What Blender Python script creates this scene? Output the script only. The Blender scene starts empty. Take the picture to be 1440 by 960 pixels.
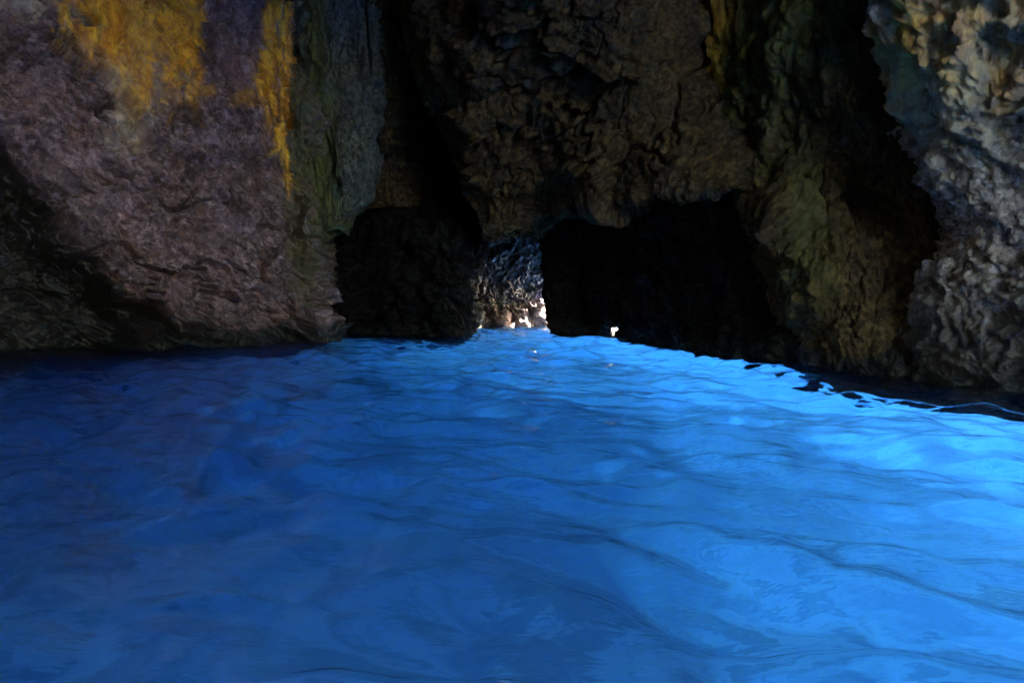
import bpy, math
import numpy as np

# ------------------------------------------------------------------ camera, sky, sun, exposure
scene = bpy.context.scene
CAM_H, PITCH, FPX = 1.2, math.radians(3.9), 960.0
cam_data = bpy.data.cameras.new('camera')
cam_data.sensor_width = 36.0
cam_data.lens = 24.0
cam_data.clip_start = 0.05
cam_data.clip_end = 2000.0
cam = bpy.data.objects.new('camera', cam_data)
scene.collection.objects.link(cam)
cam.location = (0, 0, CAM_H)
cam.rotation_euler = (math.radians(90) - PITCH, 0, 0)
scene.camera = cam

SUN_EL, SUN_AZ = math.radians(14.0), math.radians(18)      # azimuth measured from +X towards +Y
to_sun = (math.cos(SUN_EL) * math.cos(SUN_AZ), math.cos(SUN_EL) * math.sin(SUN_AZ), math.sin(SUN_EL))
world = bpy.data.worlds.new('World')
scene.world = world
world.use_nodes = True
nt = world.node_tree
nt.nodes.clear()
sky = nt.nodes.new('ShaderNodeTexSky')
sky.sky_type = 'NISHITA'
sky.sun_disc = False
sky.sun_elevation = SUN_EL
sky.sun_rotation = math.pi / 2 - SUN_AZ
bgn = nt.nodes.new('ShaderNodeBackground')
bgn.inputs['Strength'].default_value = 0.05
wout = nt.nodes.new('ShaderNodeOutputWorld')
nt.links.new(sky.outputs[0], bgn.inputs['Color'])
nt.links.new(bgn.outputs[0], wout.inputs['Surface'])

sun_data = bpy.data.lights.new('sun', 'SUN')
sun_data.energy = 5.0
sun_data.angle = math.radians(0.5)
sun_data.color = (1.0, 0.95, 0.86)
sun = bpy.data.objects.new('sun', sun_data)
scene.collection.objects.link(sun)
from mathutils import Vector
sun.rotation_euler = Vector(to_sun).to_track_quat('Z', 'Y').to_euler()
sun.location = (40, 10, 30)

scene.view_settings.view_transform = 'Standard'
scene.view_settings.look = 'None'
scene.view_settings.exposure = 7.1
scene.view_settings.use_white_balance = True
scene.view_settings.white_balance_temperature = 7000
scene.view_settings.white_balance_tint = 10
scene.view_settings.gamma = 1.0
scene.render.engine = 'CYCLES'
cy = scene.cycles
cy.use_denoising = True
cy.max_bounces = 6
cy.diffuse_bounces = 3
cy.glossy_bounces = 3
cy.transmission_bounces = 4
cy.volume_bounces = 2
cy.transparent_max_bounces = 12
cy.sample_clamp_indirect = 4.0
cy.caustics_reflective = False
cy.caustics_refractive = True

# ------------------------------------------------------------------ helpers
def at(px, py, D):
    """world point on the sight line of photo pixel (px, py) at distance y = D"""
    a, b = (px - 720) / FPX, (480 - py) / FPX
    d = np.array([a, math.cos(PITCH) + b * math.sin(PITCH), -math.sin(PITCH) + b * math.cos(PITCH)])
    d = d * (D / d[1])
    return (float(d[0]), float(d[1]), float(d[2] + CAM_H))

def hsh(ix, iy, iz, seed):
    h = (ix.astype(np.int64) * 374761393 + iy.astype(np.int64) * 668265263 + iz.astype(np.int64) * 2147483647 % 4294967291 + seed * 974711) & 0xFFFFFFFF
    h = ((h ^ (h >> 13)) * 1274126177) & 0xFFFFFFFF
    h = ((h ^ (h >> 16)) * 2246822519) & 0xFFFFFFFF
    return (h ^ (h >> 15)) & 0xFFFFFFFF

def rnd(ix, iy, iz, seed):
    return hsh(ix, iy, iz, seed).astype(np.float64) / 4294967295.0

def perlin(P, seed=0):
    i = np.floor(P).astype(np.int64)
    f = P - i
    w = f * f * f * (f * (f * 6 - 15) + 10)
    out = 0
    for dx in (0, 1):
        wx = w[:, 0] if dx else 1 - w[:, 0]
        for dy in (0, 1):
            wy = w[:, 1] if dy else 1 - w[:, 1]
            for dz in (0, 1):
                wz = w[:, 2] if dz else 1 - w[:, 2]
                h = hsh(i[:, 0] + dx, i[:, 1] + dy, i[:, 2] + dz, seed)
                gx = (h & 1023) / 511.5 - 1
                gy = ((h >> 10) & 1023) / 511.5 - 1
                gz = ((h >> 20) & 1023) / 511.5 - 1
                out = out + wx * wy * wz * (gx * (f[:, 0] - dx) + gy * (f[:, 1] - dy) + gz * (f[:, 2] - dz))
    return out

def fbm(P, octv=4, seed=0, gain=0.5, ridged=False):
    s, a = 0, 1.0
    for o in range(octv):
        n = perlin(P * (2.03 ** o) + 17.3 * o, seed + o)
        s = s + a * ((0.5 - np.abs(n) * 2) if ridged else n)
        a *= gain
    return s

def facets(P, seed=0, tilt=0.5):
    """broken rock: every cell is a tilted plate; returns height and the distance to the joint"""
    i0 = np.floor(P).astype(np.int64)
    n = len(P)
    f1 = np.full(n, 9.0); f2 = np.full(n, 9.0)
    h1 = np.zeros(n)
    for dx in (-1, 0, 1):
        for dy in (-1, 0, 1):
            for dz in (-1, 0, 1):
                cx, cyy, cz = i0[:, 0] + dx, i0[:, 1] + dy, i0[:, 2] + dz
                q = np.stack([cx + rnd(cx, cyy, cz, seed), cyy + rnd(cx, cyy, cz, seed + 1), cz + rnd(cx, cyy, cz, seed + 2)], 1)
                v = P - q
                d = np.einsum('ij,ij->i', v, v)
                t = (rnd(cx, cyy, cz, seed + 3) - 0.5) * 2 * v[:, 0] + (rnd(cx, cyy, cz, seed + 4) - 0.5) * 2 * v[:, 1] + (rnd(cx, cyy, cz, seed + 5) - 0.5) * 2 * v[:, 2]
                hh = t * tilt + (rnd(cx, cyy, cz, seed + 6) - 0.5)
                m = d < f1
                f2 = np.where(m, f1, np.minimum(f2, d))
                h1 = np.where(m, hh, h1)
                f1 = np.where(m, d, f1)
    return h1, np.sqrt(f2) - np.sqrt(f1)

def sstep(a, b, x):
    t = np.clip((x - a) / (b - a), 0, 1)
    return t * t * (3 - 2 * t)

def catmull(C, n, axis, w=None):
    """resample control array C along axis to n samples"""
    C = np.moveaxis(np.asarray(C, float), axis, 0)
    m = C.shape[0]
    t = np.linspace(0, m - 1, n)
    if w is not None:
        cw = np.concatenate([[0], np.cumsum(w)]).astype(float)
        t = np.interp(np.linspace(0, cw[-1], n), cw, np.arange(m))
    i = np.minimum(t.astype(int), m - 2)
    f = (t - i).reshape((-1,) + (1,) * (C.ndim - 1))
    p1, p2 = C[i], C[i + 1]
    p0 = np.where((i > 0).reshape(f.shape), C[np.maximum(i - 1, 0)], 2 * p1 - p2)
    p3 = np.where((i < m - 2).reshape(f.shape), C[np.minimum(i + 2, m - 1)], 2 * p2 - p1)
    k = 0.35
    m1, m2 = k * (p2 - p0), k * (p3 - p1)
    f2, f3 = f * f, f * f * f
    R = (2 * f3 - 3 * f2 + 1) * p1 + (f3 - 2 * f2 + f) * m1 + (-2 * f3 + 3 * f2) * p2 + (f3 - f2) * m2
    return np.moveaxis(R, 0, axis)

def grid_normals(G):
    du = np.gradient(G, axis=1)
    dv = np.gradient(G, axis=0)
    N = np.cross(du, dv)
    return N / (np.linalg.norm(N, axis=2, keepdims=True) + 1e-9)

COL = scene.collection

def mesh_from(name, V, F4, F3=None, extra=None, smooth=True):
    me = bpy.data.meshes.new(name)
    V = np.asarray(V, np.float32)
    F4 = np.asarray(F4, np.int32).reshape(-1, 4)
    tri = np.asarray(F3, np.int32).reshape(-1, 3) if F3 is not None and len(F3) else np.zeros((0, 3), np.int32)
    big = extra or []
    loops = np.concatenate([F4.ravel(), tri.ravel()] + [np.asarray(b, np.int32) for b in big])
    tot = np.concatenate([np.full(len(F4), 4), np.full(len(tri), 3), np.array([len(b) for b in big], int)]).astype(np.int32)
    st = np.concatenate([[0], np.cumsum(tot)[:-1]]).astype(np.int32)
    me.vertices.add(len(V)); me.vertices.foreach_set('co', V.ravel())
    me.loops.add(len(loops)); me.loops.foreach_set('vertex_index', loops)
    me.polygons.add(len(tot)); me.polygons.foreach_set('loop_start', st); me.polygons.foreach_set('loop_total', tot)
    me.update(calc_edges=True)
    me.polygons.foreach_set('use_smooth', np.full(len(tot), smooth))
    me.validate()
    return me

def link(name, me, mat, parent=None):
    o = bpy.data.objects.new(name, me)
    COL.objects.link(o)
    if mat: me.materials.append(mat)
    if parent: o.parent = parent
    return o

def tag(o, label=None, cat=None, group=None, kind=None):
    if label: o['label'] = label
    if cat: o['category'] = cat
    if group: o['group'] = group
    if kind: o['kind'] = kind
    return o

def solid(name, G, back, mat, attrs=None, smooth=True, flip=False):
    """closed rock mass from a front relief G (rows, cols, 3): the rim runs back by the vector and is capped"""
    nv, nu = G.shape[:2]
    V = G.reshape(-1, 3)
    idx = np.arange(nv * nu).reshape(nv, nu)
    q = np.stack([idx[:-1, :-1], idx[:-1, 1:], idx[1:, 1:], idx[1:, :-1]], -1).reshape(-1, 4)
    rim = np.concatenate([idx[0, :], idx[1:, -1], idx[-1, -2::-1], idx[-2:0:-1, 0]])
    step = max(1, len(rim) // 160)
    B = back(V[rim]) if callable(back) else V[rim] + np.asarray(back, float)
    b0 = len(V)
    bi = np.arange(len(rim)) + b0
    rq = np.stack([rim, bi, np.roll(bi, -1), np.roll(rim, -1)], -1)
    cen = B.mean(0, keepdims=True)
    ci = b0 + len(rim)
    tri = np.stack([bi, np.full(len(rim), ci), np.roll(bi, -1)], -1)
    VV = np.concatenate([V, B, cen])
    F4 = np.concatenate([q, rq])
    if flip:
        F4 = F4[:, ::-1]; tri = tri[:, ::-1]
    me = mesh_from(name, VV, F4, tri, smooth=smooth)
    for k, a in (attrs or {}).items():
        full = np.zeros(len(VV), np.float32)
        full[:len(V)] = np.asarray(a, np.float32).ravel()
        at_ = me.attributes.new(k, 'FLOAT', 'POINT')
        at_.data.foreach_set('value', full)
    return link(name, me, mat)

def multifractal(P, octv, seed, gain=0.55, lac=2.07):
    """sharp crested broken-rock noise, about -0.5 .. 0.5"""
    s, a, w, tot = 0, 1.0, 1.0, 0
    for o in range(octv):
        n = 1 - np.abs(perlin(P * lac ** o + 11.7 * o, seed + o)) * 1.9
        n = np.clip(n, 0, 1) ** 2 * w
        w = np.clip(n * 1.6, 0.25, 1)
        s = s + a * n; tot += a
        a *= gain
    return s / tot - 0.5

def rock_relief(G, seed, big=0.5, plate=0.28, small=0.09, fine=0.035, s_big=3.2, s_plate=1.5, s_small=0.45, tilt=0.6, stretch=(1, 1, 1), crack=0.12, shear=0.0, rough=0.3, s_rough=1.2, ridge=-1, pit=0.1):
    N = grid_normals(G)
    P = G.reshape(-1, 3)
    Q = P * np.array(stretch)
    Q = Q + np.stack([Q[:, 2] * shear, 0.3 * Q[:, 2] * shear, 0 * Q[:, 2]], 1)
    warp = np.stack([fbm(Q / 0.9, 4, seed + 31), fbm(Q / 0.9, 4, seed + 41), fbm(Q / 0.9, 4, seed + 51)], 1)
    Qw = Q + 0.5 * warp
    d = big * fbm(Q / s_big, 3, seed)
    h, j = facets(Qw / s_plate, seed + 7, tilt * 1.6)
    amt = sstep(-0.25, 0.25, fbm(Q / 2.4, 2, seed + 3))
    d = d + plate * h * (0.35 + 0.65 * amt)
    d = d + ridge * rough * multifractal((Q + 0.3 * warp) / s_rough, 4, seed + 61)
    d = d + ridge * small * 1.5 * multifractal((Q + 0.15 * warp) / s_small, 4, seed + 71, 0.6) * (0.5 + amt)
    # chipped steps: quantised noise gives small cliffs between flat treads
    t = fbm((Q + 0.2 * warp) / 0.8, 4, seed + 81, 0.55) * 7
    d = d + small * 0.55 * (np.floor(t) + sstep(0.35, 0.65, t - np.floor(t)))/ 2
    # long thin cracks
    c1 = np.abs(fbm(Q / 1.7 + 5, 4, seed + 91, 0.5)); c2 = np.abs(fbm(Q / 0.8 + 2, 4, seed + 95, 0.5))
    d = d - crack * (1 - sstep(0.0, 0.07, c1)) * (0.3 + 0.7 * amt) - 0.5 * crack * (1 - sstep(0.0, 0.05, c2)) * (1 - amt)
    # pits and knocked-out chips
    d = d - pit * sstep(0.16, 0.26, fbm((Q + 0.1 * warp) / np.array([0.75, 0.75, 0.55]), 4, seed + 97, 0.5)) - 0.5 * pit * sstep(0.18, 0.26, fbm(Q / 0.3, 3, seed + 99, 0.5))
    d = d + fine * fbm(Q / 0.2, 4, seed + 5, 0.65)
    return G + N * d.reshape(G.shape[:2])[..., None], d.reshape(G.shape[:2])

# ------------------------------------------------------------------ materials
def rock_material(name, cols, stain=False, spec=0.4, grain=0.7, rough=0.75, scale=1.0, bump=0.75, wet_shade=(0.007, 0.008, 0.008)):
    m = bpy.data.materials.new(name)
    m.use_nodes = True
    t = m.node_tree; nd = t.nodes; lk = t.links
    nd.clear()
    out = nd.new('ShaderNodeOutputMaterial')
    bs = nd.new('ShaderNodeBsdfPrincipled')
    bs.inputs['Specular IOR Level'].default_value = spec
    lk.new(bs.outputs[0], out.inputs[0])
    tc = nd.new('ShaderNodeTexCoord')
    def noise(sc, det=6, rg=0.6, vec=None, dist=0.0):
        n = nd.new('ShaderNodeTexNoise')
        n.inputs['Scale'].default_value = sc; n.inputs['Detail'].default_value = det; n.inputs['Roughness'].default_value = rg
        n.inputs['Distortion'].default_value = dist
        lk.new(vec or tc.outputs['Object'], n.inputs['Vector'])
        return n
    def mix(fac, a, b, mode='MIX'):
        x = nd.new('ShaderNodeMix'); x.data_type = 'RGBA'; x.blend_type = mode
        if hasattr(fac, 'links') or not isinstance(fac, (int, float)): lk.new(fac, x.inputs[0])
        else: x.inputs[0].default_value = fac
        for s, v in ((6, a), (7, b)):
            if isinstance(v, tuple): x.inputs[s].default_value = (*v, 1)
            else: lk.new(v, x.inputs[s])
        return x.outputs[2]
    def rng(v, a, b, lo=0.0, hi=1.0):
        r = nd.new('ShaderNodeMapRange'); r.interpolation_type = 'SMOOTHSTEP'
        r.inputs[1].default_value = a; r.inputs[2].default_value = b; r.inputs[3].default_value = lo; r.inputs[4].default_value = hi
        lk.new(v, r.inputs[0]); return r.outputs[0]
    def mth(op, a, b):
        x = nd.new('ShaderNodeMath'); x.operation = op
        for s, v in ((0, a), (1, b)):
            if isinstance(v, (int, float)): x.inputs[s].default_value = v
            else: lk.new(v, x.inputs[s])
        return x.outputs[0]
    mp = nd.new('ShaderNodeMapping'); mp.inputs['Scale'].default_value = (1, 1, 0.22)
    lk.new(tc.outputs['Object'], mp.inputs[0])
    n1 = noise(0.9 * scale, 7, 0.65)
    n2 = noise(3.1 * scale, 8, 0.7)
    n3 = noise(8 * scale, 9, 0.68)
    n4 = noise(2.4 * scale, 7, 0.65, mp.outputs[0])
    mp2 = nd.new('ShaderNodeMapping'); mp2.inputs['Scale'].default_value = (1, 1, 0.12)
    lk.new(tc.outputs['Object'], mp2.inputs[0])
    n6 = noise(5.5 * scale, 7, 0.7, mp2.outputs[0])
    c = mix(rng(n1.outputs[0], 0.38, 0.62), cols[0], cols[1])
    c = mix(rng(n2.outputs[0], 0.47, 0.66), c, cols[2])
    c = mix(mth('MULTIPLY', rng(n4.outputs[0], 0.5, 0.7), 0.55), c, cols[3])
    c = mix(grain, c, mix(rng(n3.outputs[0], 0.42, 0.58), (0.2, 0.2, 0.21), (1.7, 1.66, 1.6)), 'MULTIPLY')
    if stain:
        for an, col, col2 in (('green', (0.07, 0.072, 0.016), (0.032, 0.04, 0.012)), ('pale', (0.55, 0.44, 0.27), (0.32, 0.26, 0.19)),
                              ('orange', (0.82, 0.40, 0.028), (0.55, 0.2, 0.012))):
            a = nd.new('ShaderNodeAttribute'); a.attribute_name = an
            f = mth('MULTIPLY', a.outputs['Fac'], rng(n2.outputs[0], 0.34, 0.54, 0.5, 1.0))
            c = mix(f, c, mix(rng(n6.outputs[0], 0.42, 0.6), col, col2))
    a = nd.new('ShaderNodeAttribute'); a.attribute_name = 'wet_shade'  # one dark mask for wet rock and for shade painted into the colour
    c = mix(a.outputs['Fac'], c, mix(rng(n2.outputs[0], 0.45, 0.62), wet_shade, (0.022, 0.02, 0.016)))
    lk.new(c, bs.inputs['Base Color'])
    r = nd.new('ShaderNodeMapRange'); r.inputs[3].default_value = rough; r.inputs[4].default_value = 0.42
    lk.new(a.outputs['Fac'], r.inputs[0]); lk.new(r.outputs[0], bs.inputs['Roughness'])
    hgt = mth('ADD', mth('MULTIPLY', n2.outputs[0], 0.5), mth('MULTIPLY', n3.outputs[0], 0.35))
    n5 = noise(38 * scale, 5, 0.7)
    hgt = mth('ADD', hgt, mth('MULTIPLY', n5.outputs[0], 0.15))
    b = nd.new('ShaderNodeBump'); b.inputs['Strength'].default_value = bump; b.inputs['Distance'].default_value = 0.16
    lk.new(hgt, b.inputs['Height']); lk.new(b.outputs[0], bs.inputs['Normal'])
    return m

M_left = rock_material('rock_purple', ((0.175, 0.108, 0.112), (0.07, 0.042, 0.042), (0.27, 0.185, 0.19), (0.17, 0.068, 0.042)), stain=True, spec=0.3, grain=0.5)
M_curtain = rock_material('rock_olive', ((0.055, 0.06, 0.045), (0.04, 0.045, 0.035), (0.075, 0.07, 0.05), (0.03, 0.032, 0.03)), stain=True, spec=0.25)
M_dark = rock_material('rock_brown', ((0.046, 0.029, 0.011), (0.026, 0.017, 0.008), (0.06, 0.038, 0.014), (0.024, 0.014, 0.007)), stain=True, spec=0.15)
M_right = rock_material('rock_grey', ((0.22, 0.18, 0.155), (0.13, 0.1, 0.08), (0.33, 0.285, 0.26), (0.19, 0.115, 0.05)), stain=True)
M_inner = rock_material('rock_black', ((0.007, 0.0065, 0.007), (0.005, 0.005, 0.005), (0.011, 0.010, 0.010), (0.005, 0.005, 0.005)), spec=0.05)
M_far = rock_material('rock_pink', ((0.07, 0.052, 0.054), (0.04, 0.03, 0.031), (0.10, 0.078, 0.08), (0.042, 0.026, 0.025)), scale=1.6, spec=0.1)

# ------------------------------------------------------------------ water and seabed
def water_material(name, inner):
    m = bpy.data.materials.new(name)
    m.use_nodes = True
    t = m.node_tree; nd = t.nodes; lk = t.links
    nd.clear()
    out = nd.new('ShaderNodeOutputMaterial')
    geo = nd.new('ShaderNodeNewGeometry')
    tc = nd.new('ShaderNodeTexCoord')
    mp = nd.new('ShaderNodeMapping'); mp.inputs['Scale'].default_value = (0.7, 1.5, 1); mp.inputs['Rotation'].default_value = (0, 0, math.radians(-20))
    lk.new(tc.outputs['Object'], mp.inputs[0])
    nz = nd.new('ShaderNodeTexNoise'); nz.inputs['Scale'].default_value = 4.5; nz.inputs['Detail'].default_value = 3; nz.inputs['Roughness'].default_value = 0.45
    lk.new(mp.outputs[0], nz.inputs['Vector'])
    bp = nd.new('ShaderNodeBump'); bp.inputs['Strength'].default_value = 0.45; bp.inputs['Distance'].default_value = 0.05
    lk.new(nz.outputs[0], bp.inputs['Height'])
    dt = nd.new('ShaderNodeVectorMath'); dt.operation = 'DOT_PRODUCT'
    lk.new(bp.outputs[0], dt.inputs[0]); lk.new(geo.outputs['Incoming'], dt.inputs[1])
    def mth(op, a, b=None):
        x = nd.new('ShaderNodeMath'); x.operation = op
        for s, v in ((0, a), (1, b)):
            if v is None: continue
            if isinstance(v, (int, float)): x.inputs[s].default_value = v
            else: lk.new(v, x.inputs[s])
        return x.outputs[0]
    c = mth('ABSOLUTE', dt.outputs['Value'])
    f = mth('ADD', mth('MULTIPLY', mth('POWER', mth('SUBTRACT', 1.0, c), 5.0), 0.98), 0.02)
    gl = nd.new('ShaderNodeBsdfGlossy'); gl.inputs['Roughness'].default_value = 0.03
    lk.new(bp.outputs[0], gl.inputs['Normal'])
    tr = nd.new('ShaderNodeBsdfTransparent')
    mx = nd.new('ShaderNodeMixShader')
    lk.new(f, mx.inputs[0]); lk.new(tr.outputs[0], mx.inputs[1]); lk.new(gl.outputs[0], mx.inputs[2])
    if inner:
        fr = nd.new('ShaderNodeFresnel'); fr.inputs['IOR'].default_value = 1.333
        lk.new(bp.outputs[0], fr.inputs['Normal'])
        rf = nd.new('ShaderNodeBsdfRefraction'); rf.inputs['IOR'].default_value = 1.333; rf.inputs['Roughness'].default_value = 0.03
        lk.new(bp.outputs[0], rf.inputs['Normal'])
        lk.new(fr.outputs[0], mx.inputs[0]); lk.new(rf.outputs[0], mx.inputs[1])
    lk.new(mx.outputs[0], out.inputs['Surface'])
    vs = nd.new('ShaderNodeVolumeScatter'); vs.inputs['Color'].default_value = (0.4, 0.7, 1.0, 1); vs.inputs['Density'].default_value = 0.055
    vs.inputs['Anisotropy'].default_value = 0.0
    va = nd.new('ShaderNodeVolumeAbsorption'); va.inputs['Color'].default_value = (0.3, 0.755, 0.97, 1); va.inputs['Density'].default_value = 0.36
    ad = nd.new('ShaderNodeAddShader')
    lk.new(vs.outputs[0], ad.inputs[0]); lk.new(va.outputs[0], ad.inputs[1])
    lk.new(ad.outputs[0], out.inputs['Volume'])
    return m

def axis_steps(segs):
    a = []
    for lo, hi, n in segs:
        a.append(np.linspace(lo, hi, n, endpoint=False))
    a.append([segs[-1][1]])
    return np.concatenate(a)

xs = axis_steps([(-300, -40, 12), (-40, -12, 28), (-12, -6, 100), (-6, 6, 380), (6, 9, 75), (9, 14, 60), (14, 40, 60), (40, 300, 14)])
ys = axis_steps([(-300, -30, 12), (-30, -3, 30), (-3, 1.2, 60), (1.2, 6, 160), (6, 14, 170), (14, 30, 230), (30, 60, 40), (60, 300, 12)])
X, Y = np.meshgrid(xs, ys)
rng_ = np.random.default_rng(5)
Z = np.zeros_like(X)
PW = np.stack([X.ravel(), Y.ravel(), 0 * X.ravel()], 1)
wx = fbm(PW / 3.0, 3, 71).reshape(X.shape) * 1.1
wy = fbm(PW / 3.0 + 9, 3, 77).reshape(X.shape) * 1.1
grp = 0.6 + 1.2 * np.clip(fbm(PW / 2.5, 2, 91).reshape(X.shape) + 0.35, 0, 1)
for k in range(60):
    lam = 0.26 * (8.0 ** rng_.random())
    ang = math.radians((24 + rng_.normal() * 28) if k % 5 < 2 else (-104 + rng_.normal() * 36))
    kx, ky = math.cos(ang) * 2 * math.pi / lam, math.sin(ang) * 2 * math.pi / lam
    amp = 0.0064 * lam ** 0.74
    ph = kx * (X + wx * 0.5) + ky * (Y + wy * 0.5) + rng_.random() * 6.28
    s = 0.5 + 0.5 * np.sin(ph)
    Z += amp * (2 * s ** 1.3 - 1)
Z *= grp
Z += 0.010 * fbm(PW / np.array([0.9, 0.5, 1]), 4, 61, 0.5).reshape(X.shape)
fade = np.clip(1.4 - np.maximum(np.abs(X), np.abs(Y)) / 80, 0.15, 1)
Z *= fade
top = np.stack([X, Y, Z], -1)
nv, nu = X.shape
V = top.reshape(-1, 3)
idx = np.arange(nv * nu).reshape(nv, nu)
q = np.stack([idx[:-1, :-1], idx[:-1, 1:], idx[1:, 1:], idx[1:, :-1]], -1).reshape(-1, 4)
rim = np.concatenate([idx[0, :], idx[1:, -1], idx[-1, -2::-1], idx[-2:0:-1, 0]])
Bm = V[rim].copy(); Bm[:, 2] = -7.5
bi = np.arange(len(rim)) + len(V)
rq = np.stack([rim, bi, np.roll(bi, -1), np.roll(rim, -1)], -1)
tri = np.stack([bi, np.full(len(rim), len(V) + len(rim)), np.roll(bi, -1)], -1)
me = mesh_from('water', np.concatenate([V, Bm, [[0, 0, -7.5]]]), np.concatenate([q, rq]), tri)
me.materials.append(water_material('open_sea_water', False))
me.materials.append(water_material('cave_water', True))
pc = np.zeros(len(me.polygons) * 3, np.float32); me.polygons.foreach_get('center', pc); pc = pc.reshape(-1, 3)
nq = len(q)
mi = np.zeros(len(me.polygons), np.int32)
edge_x = np.interp(pc[:, 1], [-9, 3, 9, 12, 16, 20, 21.5], [9, 9, 6.5, 5.5, 4.3, 3.4, 1.8])
mi[:nq] = ((pc[:nq, 0] < edge_x[:nq]) & (pc[:nq, 0] > -16) & (pc[:nq, 1] > -9) & (pc[:nq, 1] < 29)).astype(np.int32)
me.polygons.foreach_set('material_index', mi)
water = tag(link('water', me, None), 'rippled glowing blue sea water filling the cave floor', None, None, 'structure')

gx = axis_steps([(-320, -20, 10), (-20, 30, 100), (30, 320, 10)])
gy = axis_steps([(-320, -10, 10), (-10, 35, 90), (35, 320, 10)])
X, Y = np.meshgrid(gx, gy)
P = np.stack([X.ravel(), Y.ravel(), 0 * X.ravel()], 1)
Z = -4.0 + 0.4 * fbm(P / 5, 4, 3).reshape(X.shape)
def sand_material():
    """pale sand with elongated darker patches painted in for the dark bands on the water"""
    m = bpy.data.materials.new('pale_sand'); m.use_nodes = True
    t = m.node_tree; nd = t.nodes; lk = t.links
    bs = nd['Principled BSDF']; bs.inputs['Roughness'].default_value = 0.9
    tc = nd.new('ShaderNodeTexCoord')
    rot = nd.new('ShaderNodeMapping'); rot.inputs['Rotation'].default_value = (0, 0, math.radians(58))
    lk.new(tc.outputs['Object'], rot.inputs[0])
    fac = None
    for sc, st, lo, hi, w in ((0.7, 0.5, 0.44, 0.64, 0.5), (2.2, 0.4, 0.46, 0.64, 0.6)):
        mp = nd.new('ShaderNodeMapping'); mp.inputs['Scale'].default_value = (st, 1, 1); lk.new(rot.outputs[0], mp.inputs[0])
        n = nd.new('ShaderNodeTexNoise'); n.inputs['Scale'].default_value = sc; n.inputs['Detail'].default_value = 4; n.inputs['Distortion'].default_value = 0.6
        lk.new(mp.outputs[0], n.inputs['Vector'])
        r = nd.new('ShaderNodeMapRange'); r.interpolation_type = 'SMOOTHSTEP'
        r.inputs[1].default_value = lo; r.inputs[2].default_value = hi; r.inputs[4].default_value = w
        lk.new(n.outputs[0], r.inputs[0])
        if fac is None: fac = r.outputs[0]
        else:
            x = nd.new('ShaderNodeMath'); x.operation = 'MAXIMUM'; lk.new(fac, x.inputs[0]); lk.new(r.outputs[0], x.inputs[1]); fac = x.outputs[0]
    mx = nd.new('ShaderNodeMix'); mx.data_type = 'RGBA'
    mx.inputs[6].default_value = (0.74, 0.70, 0.62, 1); mx.inputs[7].default_value = (0.22, 0.22, 0.19, 1)
    lk.new(fac, mx.inputs[0]); lk.new(mx.outputs[2], bs.inputs['Base Color'])
    return m
m_sand = sand_material()
idx = np.arange(X.size).reshape(X.shape)
q = np.stack([idx[:-1, :-1], idx[:-1, 1:], idx[1:, 1:], idx[1:, :-1]], -1).reshape(-1, 4)
tag(link('seabed', mesh_from('seabed', np.stack([X, Y, Z], -1).reshape(-1, 3), q), m_sand), 'pale sandy seabed below the blue water', None, None, 'structure')

# ------------------------------------------------------------------ rock masses
def net(cols, rows):
    """control net: plan points per column, rows (z, dx, dy) shift the whole plan"""
    C = np.zeros((len(rows), len(cols), 3))
    for i, r in enumerate(rows):
        for j, c in enumerate(cols):
            C[i, j] = (c[0] + r[1], c[1] + r[2], r[0])
    return C

def dense(C, nv, nu, wv=None, wu=None):
    return catmull(catmull(C, nv, 0, wv), nu, 1, wu)

def wet_shade_band(G, seed, top=0.55):
    P = G.reshape(-1, 3)
    n = fbm(P / 0.6, 4, seed + 88).reshape(G.shape[:2])
    return 1 - sstep(top * 0.3, top, G[..., 2] + n * 0.45)

def spot(G, x, z, rx, rz, seed, soft=0.35, amp=0.5, vs=0.25, sc=0.5):
    """ragged stain centred at (x, z)"""
    P = G.reshape(-1, 3) * np.array([1, 1, vs])
    n = fbm(P / sc, 5, seed, 0.6).reshape(G.shape[:2])
    r = np.sqrt(((G[..., 0] - x) / rx) ** 2 + ((G[..., 2] - z) / rz) ** 2) + n * amp
    return 1 - sstep(1 - soft, 1 + soft, r)

# left buttress
cols = [(-15.5, 3), (-13.2, 8.5), (-9.9, 12.9), (-8.0, 15.2), (-6.0, 17.0), (-5.15, 17.6), (-5.15, 18.7), (-6.2, 21.5)]
rows = [(-3, -0.4, 0.6), (0, 0, 0), (1.8, 0.15, -0.1), (3.5, 0.1, 0.1), (5.5, -0.1, 0.3), (8, -0.4, 0.7), (12, -0.8, 1.6)]
C = net(cols, rows)
G = dense(C, 480, 560, (0.25, 1.4, 1.3, 1.2, 1.3, 0.4), (0.2, 0.6, 1.9, 1.8, 1.2, 0.8, 0.2))
N = grid_normals(G)
# undercut at the foot, left of a slanting edge
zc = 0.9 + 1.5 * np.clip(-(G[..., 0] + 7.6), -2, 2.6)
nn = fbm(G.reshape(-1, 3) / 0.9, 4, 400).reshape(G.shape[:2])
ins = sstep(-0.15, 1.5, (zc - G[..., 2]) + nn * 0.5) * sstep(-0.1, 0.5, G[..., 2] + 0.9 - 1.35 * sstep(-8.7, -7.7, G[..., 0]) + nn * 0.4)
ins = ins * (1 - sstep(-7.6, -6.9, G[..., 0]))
hollow = -np.array([0.62, -0.75, 0.0]) * (ins * 2.7)[..., None]
G, d = rock_relief(G, 11, big=0.55, plate=0.7, small=0.07, fine=0.03, tilt=0.8, shear=0.5, stretch=(1, 1, 0.9), rough=0.16, s_rough=0.8, s_small=0.28, s_plate=1.35, crack=0.5, pit=0.2)
G = G + hollow
rs = np.random.default_rng(77)
orange = np.zeros(G.shape[:2])
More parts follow.
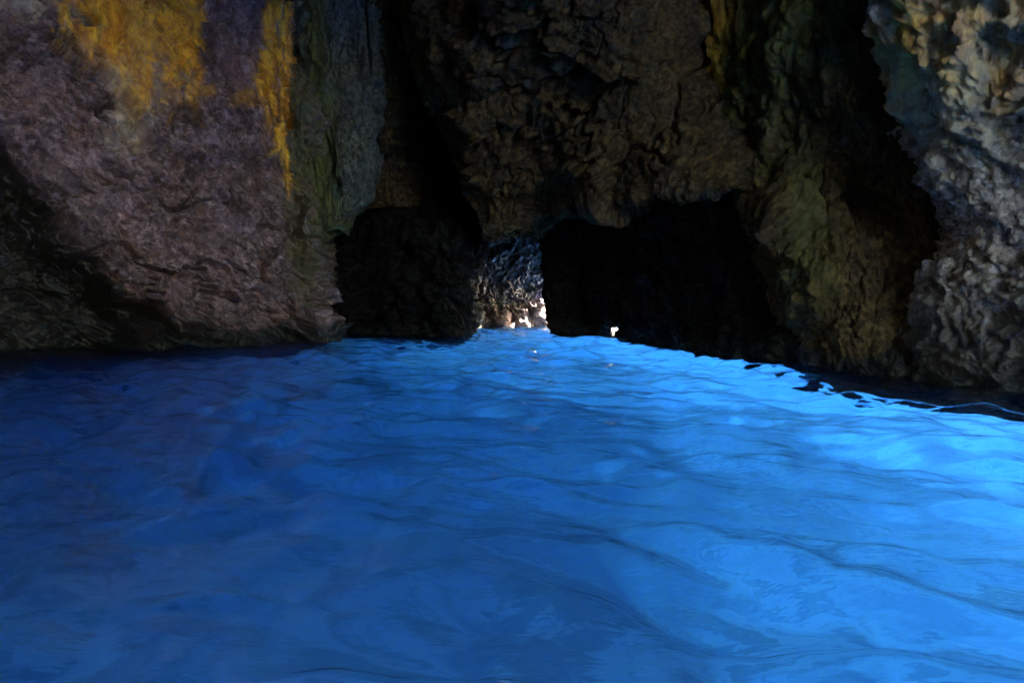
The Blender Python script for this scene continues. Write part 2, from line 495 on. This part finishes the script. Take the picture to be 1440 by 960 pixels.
wob = 0.22 * fbm(G.reshape(-1, 3) * np.array([1, 1, 0.35]) / 0.7, 4, 21).reshape(G.shape[:2])
edge = 0.8 * fbm(G.reshape(-1, 3) * np.array([1, 1, 0.5]) / 0.4, 5, 19, 0.6).reshape(G.shape[:2])
for xi in np.arange(-9.15, -7.35, 0.13):                     # drips running down from the roof
    mid = 1 - abs(xi + 8.1) / 1.0
    zb = 6.6 - 1.9 * max(mid, -0.2) + rs.normal() * 0.45
    rx = 0.09 + 0.1 * rs.random()
    orange = np.maximum(orange, (0.55 + 0.45 * rs.random()) * np.exp(-((G[..., 0] + wob - xi) / rx) ** 2) * sstep(zb - 0.2, zb + 1.6, G[..., 2] + edge))
for xi, rx, zb, am in ((-6.15, 0.13, 5.6, 1.0), (-6.0, 0.07, 5.0, 0.8), (-5.8, 0.07, 4.2, 1.0), (-5.72, 0.05, 3.6, 0.7)):
    orange = np.maximum(orange, am * np.exp(-((G[..., 0] + 0.5 * wob - xi) / rx) ** 2) * sstep(zb - 0.2, zb + 1.0, G[..., 2] + edge))
orange = np.clip(orange * 1.5, 0, 1)
for (px, py, D, r) in ((352, 145, 17.3, 0.28), (297, 130, 16.8, 0.2), (405, 258, 17.6, 0.16), (210, 185, 15.6, 0.25), (235, 215, 15.6, 0.18)):
    x, _, z = at(px, py, D)
    orange = np.maximum(orange, 0.5 * spot(G, x, z, 0.8 * r, 0.8 * r, 23 + px, 0.5, 1.0, 1.0, 0.3))
pale = np.maximum(0.8 * spot(G, -10.4, 7.6, 1.3, 0.8, 25, 0.5, 1.6, 0.7, 0.45), 0.55 * spot(G, -8.3, 5.8, 0.4, 1.3, 26, 0.5, 0.9, 0.15, 0.5))
pale = np.maximum(pale, 0.9 * spot(G, -5.8, 6.3, 0.1, 1.0, 27, 0.5, 0.8, 0.2, 0.3))
green = 0.9 * spot(G, -5.3, 6.0, 0.45, 4.5, 28, 0.6, 0.8, 0.1, 0.5)
o = solid('rock_buttress', G, (-6, 4, 0), M_left, dict(orange=orange, pale=pale, green=green, wet_shade=np.maximum(wet_shade_band(G, 29, 0.8), 0.97 * sstep(0.08, 0.4, ins))))  # wet band at the foot, plus the undercut's shade painted near-black
tag(o, 'purple brown rock buttress with orange streaks at the left, foot in the water', 'rock')

# olive curtain hanging between the buttress and the crack
def from_px(rows):
    return np.array([[at(*p) for p in r] for r in rows])
C = from_px([
    [(400, 352, 19.2), (438, 350, 18.6), (455, 338, 18.3), (470, 328, 18.4), (480, 325, 19.2), (480, 325, 21)],
    [(400, 330, 19.0), (440, 325, 18.3), (465, 318, 18.1), (492, 296, 18.3), (503, 290, 19.3), (505, 290, 21)],
    [(400, 250, 19.0), (440, 250, 18.2), (475, 250, 18.0), (508, 245, 18.2), (518, 245, 19.2), (520, 245, 21)],
    [(400, 160, 18.8), (440, 160, 18.0), (485, 160, 17.9), (525, 160, 18.1), (536, 160, 19.2), (540, 160, 21)],
    [(400, 60, 18.6), (440, 60, 17.8), (490, 60, 17.8), (532, 80, 18.0), (545, 80, 19), (550, 70, 21)],
    [(400, -60, 18.4), (440, -60, 17.6), (490, -60, 17.6), (535, -60, 17.8), (552, -60, 19), (560, -60, 21)],
    [(400, -230, 18.4), (440, -230, 17.4), (490, -230, 17.4), (535, -230, 17.8), (552, -230, 19), (560, -230, 21)]])
G = dense(C, 320, 240)
G, d = rock_relief(G, 111, big=0.3, plate=0.32, small=0.06, fine=0.03, s_plate=1.1, rough=0.22, crack=0.3, stretch=(1, 1, 0.45), tilt=0.6)
green = np.clip(1.0 * spot(G, -5.0, 5.5, 0.42, 5, 113, 0.5, 0.7, 0.1, 0.4), 0, 1)
o = solid('rock_curtain', G, (-0.5, 4, 0.6), M_curtain, dict(green=green))
tag(o, 'dark olive curtain of rock hanging beside the orange streaked buttress, left of the crack', 'rock')

# narrow slab wedged at the head of the crack
C = from_px([
    [(530, 215, 19.4), (540, 212, 19.0), (556, 190, 19.0), (566, 170, 19.3), (566, 170, 20.5)],
    [(522, 150, 19.4), (534, 150, 18.8), (560, 140, 18.7), (574, 110, 19.0), (576, 110, 20.5)],
    [(530, 90, 19.0), (540, 85, 18.3), (560, 80, 18.2), (576, 70, 18.5), (578, 70, 20.5)],
    [(500, -30, 18.8), (518, -30, 18.0), (550, -30, 17.8), (575, -30, 18.0), (577, -30, 20)],
    [(480, -230, 18.8), (500, -230, 17.8), (545, -230, 17.6), (575, -230, 17.8), (577, -230, 20)]])
G = dense(C, 200, 120)
G, d = rock_relief(G, 131, big=0.2, plate=0.15, small=0.06, fine=0.03)
o = solid('rock_slab', G, (0.2, 3, 0.5), M_dark)
tag(o, 'narrow brown rock slab wedged at the top of the dark crack', 'rock')

# wedge at the back of the crack
C = from_px([
    [(470, 300, 22), (490, 296, 21.2), (540, 292, 20.6), (600, 290, 20.8), (660, 292, 21.3), (700, 292, 22)],
    [(470, 230, 21.6), (490, 230, 20.7), (545, 230, 20.2), (600, 230, 21.2), (660, 230, 22), (700, 230, 22.5)],
    [(470, 150, 21.4), (490, 150, 20.5), (540, 150, 20.0), (590, 150, 21.4), (640, 150, 22), (700, 150, 22.5)],
    [(470, 40, 21), (490, 40, 20.2), (530, 40, 20.0), (580, 40, 21.5), (640, 40, 22), (700, 40, 22.5)],
    [(470, -160, 21), (490, -160, 20), (530, -160, 20), (580, -160, 21), (640, -160, 21.5), (700, -160, 22)]])
G = dense(C, 220, 200)
G, d = rock_relief(G, 151, big=0.3, plate=0.2, small=0.07, fine=0.04)
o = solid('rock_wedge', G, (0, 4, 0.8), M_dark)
tag(o, 'dim brown rock wedge deep in the back of the crack above the left tunnel', 'rock')

# central hanging mass
C = from_px([
    [(700, 320, 22), (720, 315, 22), (760, 312, 22), (800, 290, 21.5), (880, 280, 20), (960, 275, 18), (1040, 265, 16), (1120, 260, 15)],
    [(680, 331, 18.3), (705, 333, 17.8), (752, 328, 17.4), (775, 298, 16.6), (860, 288, 15.0), (945, 276, 13.4), (1030, 270, 12.6), (1120, 260, 12.4)],
    [(672, 318, 17.6), (700, 318, 17.2), (748, 300, 16.7), (790, 268, 15.9), (860, 266, 14.6), (940, 256, 13.2), (1030, 250, 12.6), (1120, 240, 12.4)],
    [(640, 250, 17.6), (680, 250, 16.6), (740, 240, 15.8), (800, 225, 15.0), (870, 215, 14.0), (950, 205, 13.2), (1030, 200, 13.0), (1120, 190, 12.8)],
    [(612, 165, 17.4), (660, 160, 15.8), (740, 150, 14.8), (810, 145, 14.0), (880, 140, 13.4), (960, 130, 13.4), (1030, 130, 13.4), (1120, 130, 13)],
    [(580, 75, 17.0), (640, 70, 15.0), (740, 60, 13.8), (810, 60, 13.0), (880, 60, 12.7), (950, 60, 13.4), (1020, 60, 13.6), (1120, 60, 13.4)],
    [(576, -40, 16.4), (640, -40, 14.0), (740, -40, 12.6), (810, -40, 12.0), (880, -40, 12.0), (945, -40, 13.2), (1000, -40, 14), (1120, -40, 14)],
    [(576, -300, 15.5), (640, -300, 12.6), (740, -300, 11.0), (810, -300, 10.6), (880, -300, 10.6), (945, -300, 12), (1000, -300, 13.5), (1120, -300, 13.5)]])
G = dense(C, 400, 460)
G, d = rock_relief(G, 171, big=0.4, plate=0.36, small=0.045, fine=0.03, s_plate=2.0, tilt=0.8, shear=-0.4, rough=0.13, s_rough=1.1, crack=0.25, pit=0.05)
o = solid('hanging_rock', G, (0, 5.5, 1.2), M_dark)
tag(o, 'large dark brown rock mass hanging over the passage in the middle', 'rock')

# dark wall inside the left tunnel, with the jamb of the passage at its right end
C = from_px([
    [(400, 570, 24), (450, 560, 23.8), (540, 570, 21.6), (620, 575, 19.8), (650, 575, 19.6), (664, 570, 20.2), (667, 560, 21.5), (660, 540, 25)],
    [(400, 464, 24), (450, 463, 23.6), (540, 468, 21.5), (620, 474, 19.6), (652, 474, 19.5), (665, 468, 20.2), (668, 465, 21.4), (660, 460, 25)],
    [(400, 400, 23.6), (450, 400, 23.4), (540, 400, 21.3), (620, 400, 19.5), (648, 400, 19.4), (666, 400, 20.0), (669, 400, 21.2), (660, 400, 25)],
    [(400, 330, 23.4), (450, 330, 23.2), (540, 330, 21.1), (620, 330, 19.4), (660, 330, 19.4), (684, 330, 20.0), (688, 330, 21.2), (680, 330, 25)],
    [(400, 200, 24), (450, 200, 24), (540, 200, 23), (620, 200, 22.5), (665, 200, 22), (690, 200, 22), (694, 200, 23), (690, 200, 25)]])
G = dense(C, 240, 300)
G, d = rock_relief(G, 191, big=0.35, plate=0.22, small=0.08, fine=0.04)
o = solid('tunnel_wall', G, (-1, 4, 0), M_inner, dict(wet_shade=0.5 * wet_shade_band(G, 192, 0.5)))
tag(o, 'black rock wall of the left tunnel, its right edge catching white light', 'rock')

# dark wall inside the right hand hollow
C = from_px([
    [(795, 492, 24), (780, 497, 22), (782, 499, 21), (830, 500, 20.7), (861, 500, 20.6)],
    [(790, 465, 24), (775, 465, 22), (779, 469, 21), (830, 470, 20.7), (861, 470, 20.6)],
    [(785, 440, 24), (771, 440, 22), (774, 440, 21), (825, 440, 20.7), (859, 440, 20.6)],
    [(782, 380, 24), (766, 385, 22), (768, 385, 21.2), (830, 385, 20.8), (880, 385, 20.4)],
    [(775, 300, 24), (758, 300, 22), (760, 300, 21.4), (820, 300, 21), (900, 300, 20.4)],
    [(775, 200, 24), (750, 200, 22.5), (755, 200, 22), (820, 200, 21.5), (900, 200, 21)]])
G = dense(C, 220, 220)
G, d = rock_relief(G, 209, big=0.15, plate=0.12, small=0.06, fine=0.03, rough=0.12)
o = solid('passage_jamb', G, (0.5, 0.5, 0), M_inner, dict(wet_shade=wet_shade_band(G, 210, 0.5)))
tag(o, 'black rock jamb at the right side of the bright passage', 'rock')

C = from_px([
    [(869, 500, 20.4), (869, 502, 19.6), (900, 512, 17.6), (1000, 530, 14.2), (1110, 548, 11.9), (1180, 560, 11)],
    [(869, 470, 20.4), (869, 472, 19.6), (900, 479, 17.6), (1000, 494, 14.2), (1110, 512, 11.9), (1180, 520, 11)],
    [(868, 460, 20.4), (868, 461, 19.6), (900, 464, 17.5), (1000, 475, 14.2), (1110, 485, 11.9), (1180, 490, 11)],
    [(838, 450, 20.4), (840, 450, 19.6), (892, 445, 17.4), (1000, 450, 14.1), (1110, 450, 12.0), (1180, 455, 11.3)],
    [(825, 385, 20.4), (832, 385, 19.6), (892, 390, 17.2), (1000, 395, 13.9), (1110, 400, 12.4), (1180, 400, 12)],
    [(815, 300, 20.6), (822, 300, 19.6), (895, 300, 16.8), (1000, 300, 13.7), (1110, 300, 12.8), (1180, 300, 12.4)],
    [(815, 200, 21), (825, 200, 19.6), (900, 200, 16.6), (1000, 200, 13.8), (1110, 200, 13.4), (1180, 200, 13)]])
G = dense(C, 260, 320)
G, d = rock_relief(G, 211, big=0.25, plate=0.16, small=0.07, fine=0.035, rough=0.15)
o = solid('hollow_wall', G, (2.0, 0.5, 0), M_inner, dict(wet_shade=wet_shade_band(G, 212, 0.5)))
tag(o, 'black rock wall of the wide right hollow, running to the brown pillar', 'rock')

# right pillar with a knob
C = from_px([
    [(1112, 620, 13.2), (1118, 625, 12.0), (1150, 640, 11.0), (1200, 655, 10.2), (1250, 665, 9.7), (1300, 675, 9.5)],
    [(1130, 500, 13.2), (1140, 500, 12.2), (1165, 515, 11.2), (1205, 520, 10.5), (1250, 528, 10.1), (1300, 530, 9.9)],
    [(1100, 430, 13.2), (1108, 430, 12.2), (1145, 430, 11.2), (1195, 430, 10.8), (1250, 430, 10.6), (1310, 430, 10.3)],
    [(1078, 355, 13.2), (1084, 352, 12.2), (1125, 350, 11.3), (1190, 350, 11.1), (1245, 350, 11.0), (1320, 350, 10.5)],
    [(1052, 290, 13.3), (1056, 290, 12.4), (1100, 290, 11.6), (1175, 290, 11.5), (1240, 290, 11.3), (1310, 290, 10.5)],
    [(1058, 225, 13.4), (1064, 225, 12.8), (1100, 220, 12.2), (1170, 220, 11.6), (1230, 220, 11.0), (1300, 220, 10.4)],
    [(1010, 145, 14.4), (1018, 145, 13.6), (1070, 140, 12.4), (1160, 140, 11.3), (1220, 140, 10.8), (1290, 140, 10.4)],
    [(960, 75, 14.8), (968, 75, 14.0), (1040, 70, 12.5), (1150, 70, 11.2), (1215, 70, 10.8), (1280, 70, 10.4)],
    [(948, -40, 15), (956, -40, 14.0), (1040, -40, 12.5), (1150, -40, 11.2), (1215, -40, 10.8), (1280, -40, 10.4)],
    [(948, -300, 15), (956, -300, 14.0), (1040, -300, 12.5), (1150, -300, 11.2), (1215, -300, 11), (1280, -300, 11)]])
G = dense(C, 420, 320)
G, d = rock_relief(G, 231, big=0.4, plate=0.25, small=0.08, fine=0.045, stretch=(1, 1, 0.6), s_plate=1.1, rough=0.22)
orange = 0.45 * spot(G, 3.4, 6.0, 0.5, 2.0, 232, 0.7, 0.9, 0.3, 0.4)
green = np.maximum(0.8 * spot(G, 3.9, 6.0, 1.2, 2.4, 233, 0.7, 0.9, 0.2, 0.5), 0.5 * spot(G, 4.85, 2.4, 0.35, 1.5, 234, 0.6, 0.8, 0.2, 0.4))
o = solid('rock_pillar', G, (2.4, 1.8, 0), M_dark, dict(orange=orange, green=green, wet_shade=wet_shade_band(G, 235, 0.4)))
tag(o, 'brown and olive rock pillar with a bulging knob, right of the dark hollow', 'rock')

def ribs(G):
    """vertical ribs high up, a slanting net of sharp ridges all over"""
    N = grid_normals(G)
    P0 = G.reshape(-1, 3)
    n = multifractal(P0 * np.array([1.0, 1.0, 0.16]) / 0.75 + 3, 3, 640, 0.5).reshape(G.shape[:2])
    d = 0.28 * n * sstep(2.6, 4.0, G[..., 2])
    e = np.array([0.0, -0.72, -0.69]); f = np.array([0.0, 0.69, -0.72])
    a, b = P0 @ e, P0 @ f
    Q = np.stack([P0[:, 0], a * 0.42, b], 1)
    w = np.stack([fbm(P0 / 0.8, 3, 651), fbm(P0 / 0.8, 3, 652), fbm(P0 / 0.8, 3, 653)], 1)
    r1 = multifractal((Q + 0.25 * w) / 0.55, 5, 655, 0.55).reshape(G.shape[:2])
    d = d + 0.20 * r1
    return G + N * d[..., None]

# right face, craggy
cols = [(5.75, 11.2), (5.55, 10.2), (5.75, 9.4), (6.2, 8.5), (6.8, 7.4), (7.6, 5), (8.6, 1), (11.5, -4), (16, -7)]
rows = [(-1.35, 0.6, 0), (-0.95, -0.9, 0), (-0.35, -0.1, 0), (0.2, 0.35, 0), (1.2, 0.45, 0), (2.2, 0.35, 0), (3.2, -0.05, 0), (4.4, -0.35, 0), (6, -0.4, 0.1), (9, 0.0, 0.3), (20, 1.5, 0.8)]
C = net(cols, rows)
C[5:11, 0, 0] += 0.9; C[5:11, 1, 0] += 0.35
wu = (0.8, 1, 1.2, 1.3, 0.8, 0.3, 0.15, 0.1)
G = np.concatenate([dense(C[:10], 460, 460, None, wu)[:-1], dense(C[9:], 24, 460, None, wu)], 0)
R = ribs(G) - G
G, d = rock_relief(G, 251, big=0.4, plate=0.10, small=0.035, fine=0.02, s_plate=0.9, s_small=0.3, tilt=0.8, shear=0.5, rough=0.08, s_rough=0.8, ridge=1, pit=0.03, crack=0.1)
G = G + R
orange = np.maximum(0.55 * spot(G, 5.5, 5.2, 0.35, 1.3, 252, 0.6, 0.9, 0.25, 0.4), 0.5 * spot(G, 6.3, 5.0, 0.4, 1.3, 253, 0.6, 1.0, 0.25, 0.4))
pale = np.maximum(0.85 * spot(G, 5.7, 4.9, 0.3, 1.6, 256, 0.6, 0.9, 0.25, 0.4), 0.6 * spot(G, 6.0, 4.8, 0.3, 1.2, 257, 0.6, 1.0, 0.25, 0.4))
green = 0.7 * spot(G, 5.8, 4.8, 1.2, 1.8, 254, 0.6, 0.9, 0.3, 0.5)
o = solid('craggy_rock', G, lambda B: np.stack([np.maximum(B[:, 0] + 0.5, np.interp(B[:, 1], [-8, -3, 2, 5, 9], [19, 15, 11.5, 9.6, 8.0])), B[:, 1] + 0.3, B[:, 2]], 1), M_right, dict(orange=orange, pale=pale, green=green, wet_shade=np.maximum(np.maximum(wet_shade_band(G, 255, 0.35), 0.85 * wet_shade_band(G, 259, 1.7)), 0.9 * sstep(-0.5, 0.5, 2.7 - 3.3 * (G[..., 0] - 5.25) - G[..., 2] + 0.9 * fbm(G.reshape(-1, 3) / 0.8, 4, 258).reshape(G.shape[:2])))))  # wet waterline band; shade low down and below the slanting line is painted in
tag(o, 'craggy grey rock face with ochre ribs along the right edge', 'rock')

# far rock seen through the passage
C = from_px([
    [(600, 530, 26), (680, 530, 26.5), (740, 530, 27.5), (800, 520, 29), (860, 520, 31)],
    [(600, 455, 26), (680, 457, 26.5), (740, 457, 27.5), (800, 457, 29), (860, 457, 31)],
    [(600, 425, 26), (680, 425, 26.7), (740, 420, 27.8), (800, 415, 29.2), (860, 415, 31)],
    [(600, 360, 26), (680, 360, 26.4), (740, 355, 27.3), (800, 350, 28.4), (860, 350, 30)],
    [(600, 200, 26), (680, 200, 26), (740, 200, 26.5), (800, 200, 27.5), (860, 200, 29)]])
G = dense(C, 260, 260)
G, d = rock_relief(G, 271, big=0.3, plate=0.3, small=0.12, fine=0.05, s_plate=0.7, s_small=0.3)
o = solid('far_rock', G, (-1, 5, 0), M_far, dict(wet_shade=0.95 * sstep(-0.1, 0.2, G[..., 2] - 0.75 - 0.27 * G[..., 0] + 0.5 * fbm(G.reshape(-1, 3) / 0.6, 4, 273).reshape(G.shape[:2]))))  # shade above the slanting sunlit foot is painted in dark
tag(o, 'far rock wall closing the passage, pinkish and sunlit along its foot', 'rock')

# boulders at the foot of the far rock
def boulder(loc, r, sq, seed, label):
    n = 40
    th, ph = np.meshgrid(np.linspace(0, 2 * math.pi, n), np.linspace(0.02, math.pi - 0.02, n))
    G = np.stack([np.cos(th) * np.sin(ph), np.sin(th) * np.sin(ph), np.cos(ph)], -1)
    S = np.concatenate([G[:, :-1].reshape(-1, 3)])
    h, j = facets(S * 1.3 + seed * 3.7, seed, 0.5)
    k = 1 + 0.35 * h + 0.12 * fbm(S * 3 + seed, 4, seed)
    Vb = S * k[:, None] * r * np.array(sq)
    m = n - 1
    idx = np.arange(n * m).reshape(n, m)
    nx = np.roll(idx, -1, 1)
    q = np.stack([idx[:-1], idx[1:], nx[1:], nx[:-1]], -1).reshape(-1, 4)
    me = mesh_from('boulder', Vb, q, None, [list(idx[0]), list(idx[-1][::-1])])
    o = link('boulder', me, M_far)
    o.location = loc
    tag(o, label, 'boulder', 'boulders in the passage')
for i, (px, D, r, sq, lab) in enumerate((
        (676, 26.0, 0.34, (1.2, 1, 0.8), 'small dark reddish boulder, leftmost at the foot of the far rock'),
        (704, 26.2, 0.42, (1.1, 1, 1.0), 'rounded boulder second from the left at the foot of the far rock'),
        (732, 26.8, 0.5, (1.0, 1, 1.0), 'pale pinkish boulder in the middle of the sunlit far row'),
        (756, 27.2, 0.55, (1.1, 1, 1.1), 'large sunlit boulder at the right end of the far row'))):
    x, y, z = at(px, 457, D)
    boulder((x, y, 0.15), r, sq, 301 + i * 13, lab)

# two slim wetted rocks standing at the left side of the passage
def upright(px, D, w, h, seed, label):
    x, y, _ = at(px, 470, D)
    n, m = 60, 48
    th, t = np.meshgrid(np.linspace(0, 2 * math.pi, m, endpoint=False), np.linspace(0, 1, n))
    r = w * (1.25 - 0.75 * t) * np.sqrt(np.clip(1 - t ** 6, 0.0, 1))
    S = np.stack([x + r * np.cos(th), y + 2.2 * r * np.sin(th), -0.8 + (h + 0.8) * t], -1)
    P = S.reshape(-1, 3)
    hh, j = facets(P / np.array([0.3, 0.3, 0.7]), seed, 0.7)
    k = (0.35 * hh + 0.5 * fbm(P / 0.35, 4, seed)).reshape(n, m)
    S[..., 0] += w * k * np.cos(th); S[..., 1] += w * k * np.sin(th)
    idx = np.arange(n * m).reshape(n, m); nx = np.roll(idx, -1, 1)
    q = np.stack([idx[:-1], nx[:-1], nx[1:], idx[1:]], -1).reshape(-1, 4)
    o = link('upright_rock', mesh_from('upright_rock', S.reshape(-1, 3), q, None, [list(idx[0][::-1]), list(idx[-1])]), M_wet)
    return tag(o, label, 'rock', 'slim rocks at the passage')
M_wet = rock_material('rock_wet', ((0.2, 0.19, 0.19), (0.12, 0.11, 0.11), (0.3, 0.29, 0.29), (0.08, 0.07, 0.07)), rough=0.3)
upright(660, 24.6, 0.24, 1.5, 701, 'slim wetted rock with white lit edge, left side of the bright passage')
upright(671, 25.0, 0.15, 0.7, 717, 'short wetted rock stub right beside the taller slim rock in the passage')

# ------------------------------------------------------------------ shell of the cave
def shell(name, C, nv, nu, back, seed, label, kind='structure', mat=None, **kw):
    G = dense(np.array(C, float), nv, nu)
    G, d = rock_relief(G, seed, **kw)
    return tag(solid(name, G, back, mat or M_dark), label, None, None, kind)

xsr = (-22, -12, -4, 4, 10, 15)
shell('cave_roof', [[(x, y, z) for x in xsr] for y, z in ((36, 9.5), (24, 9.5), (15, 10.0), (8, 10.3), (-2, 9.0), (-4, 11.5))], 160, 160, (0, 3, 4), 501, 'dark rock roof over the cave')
shell('cave_back_wall', [[(-20, 30, z), (-10, 30, z), (-3, 30, z), (2, 31, z)] for z in (-6.5, -2, 3, 8, 12)], 80, 80, (0, 3, 0), 521, 'dark rock closing the cave behind the tunnels')
shell('cave_rear_wall', [[(6.2, -9, z), (4.0, -7.5, z), (-3, -6, z), (-10, -7, z), (-17, -7.5, z)] for z in (-6.5, -2, 3, 8, 14)], 80, 100, (0, -3, 0), 541, 'rock wall behind the viewer, left of the cave mouth')
shell('cave_side_wall', [[(-15.0, -10, z), (-15.6, -4, z), (-15.4, 3.5, z)] for z in (-6.5, -2, 3, 8, 14)], 80, 80, (-3, 0, 0), 561, 'rock wall at the left behind the viewer')

# low arch shading the far rock
C = [[(2.6, 30, 2.6), (4.6, 27, 1.95), (4.8, 24.5, 1.95), (4.2, 22.6, 1.9)], [(2.2, 30, 4.0), (4.0, 27, 3.6), (4.2, 24.5, 3.6), (3.6, 22.6, 3.4)],
     [(2.0, 30, 7.0), (3.8, 27, 7.0), (4.0, 24.5, 7.0), (3.4, 22.6, 7.0)], [(2.0, 30, 12.0), (3.8, 27, 12.0), (4.0, 24.5, 12.0), (3.4, 22.6, 12.0)]]
shell('passage_arch', C, 140, 140, (5, 0, 0), 601, 'rock arch over the sea side of the passage', s_plate=0.7)
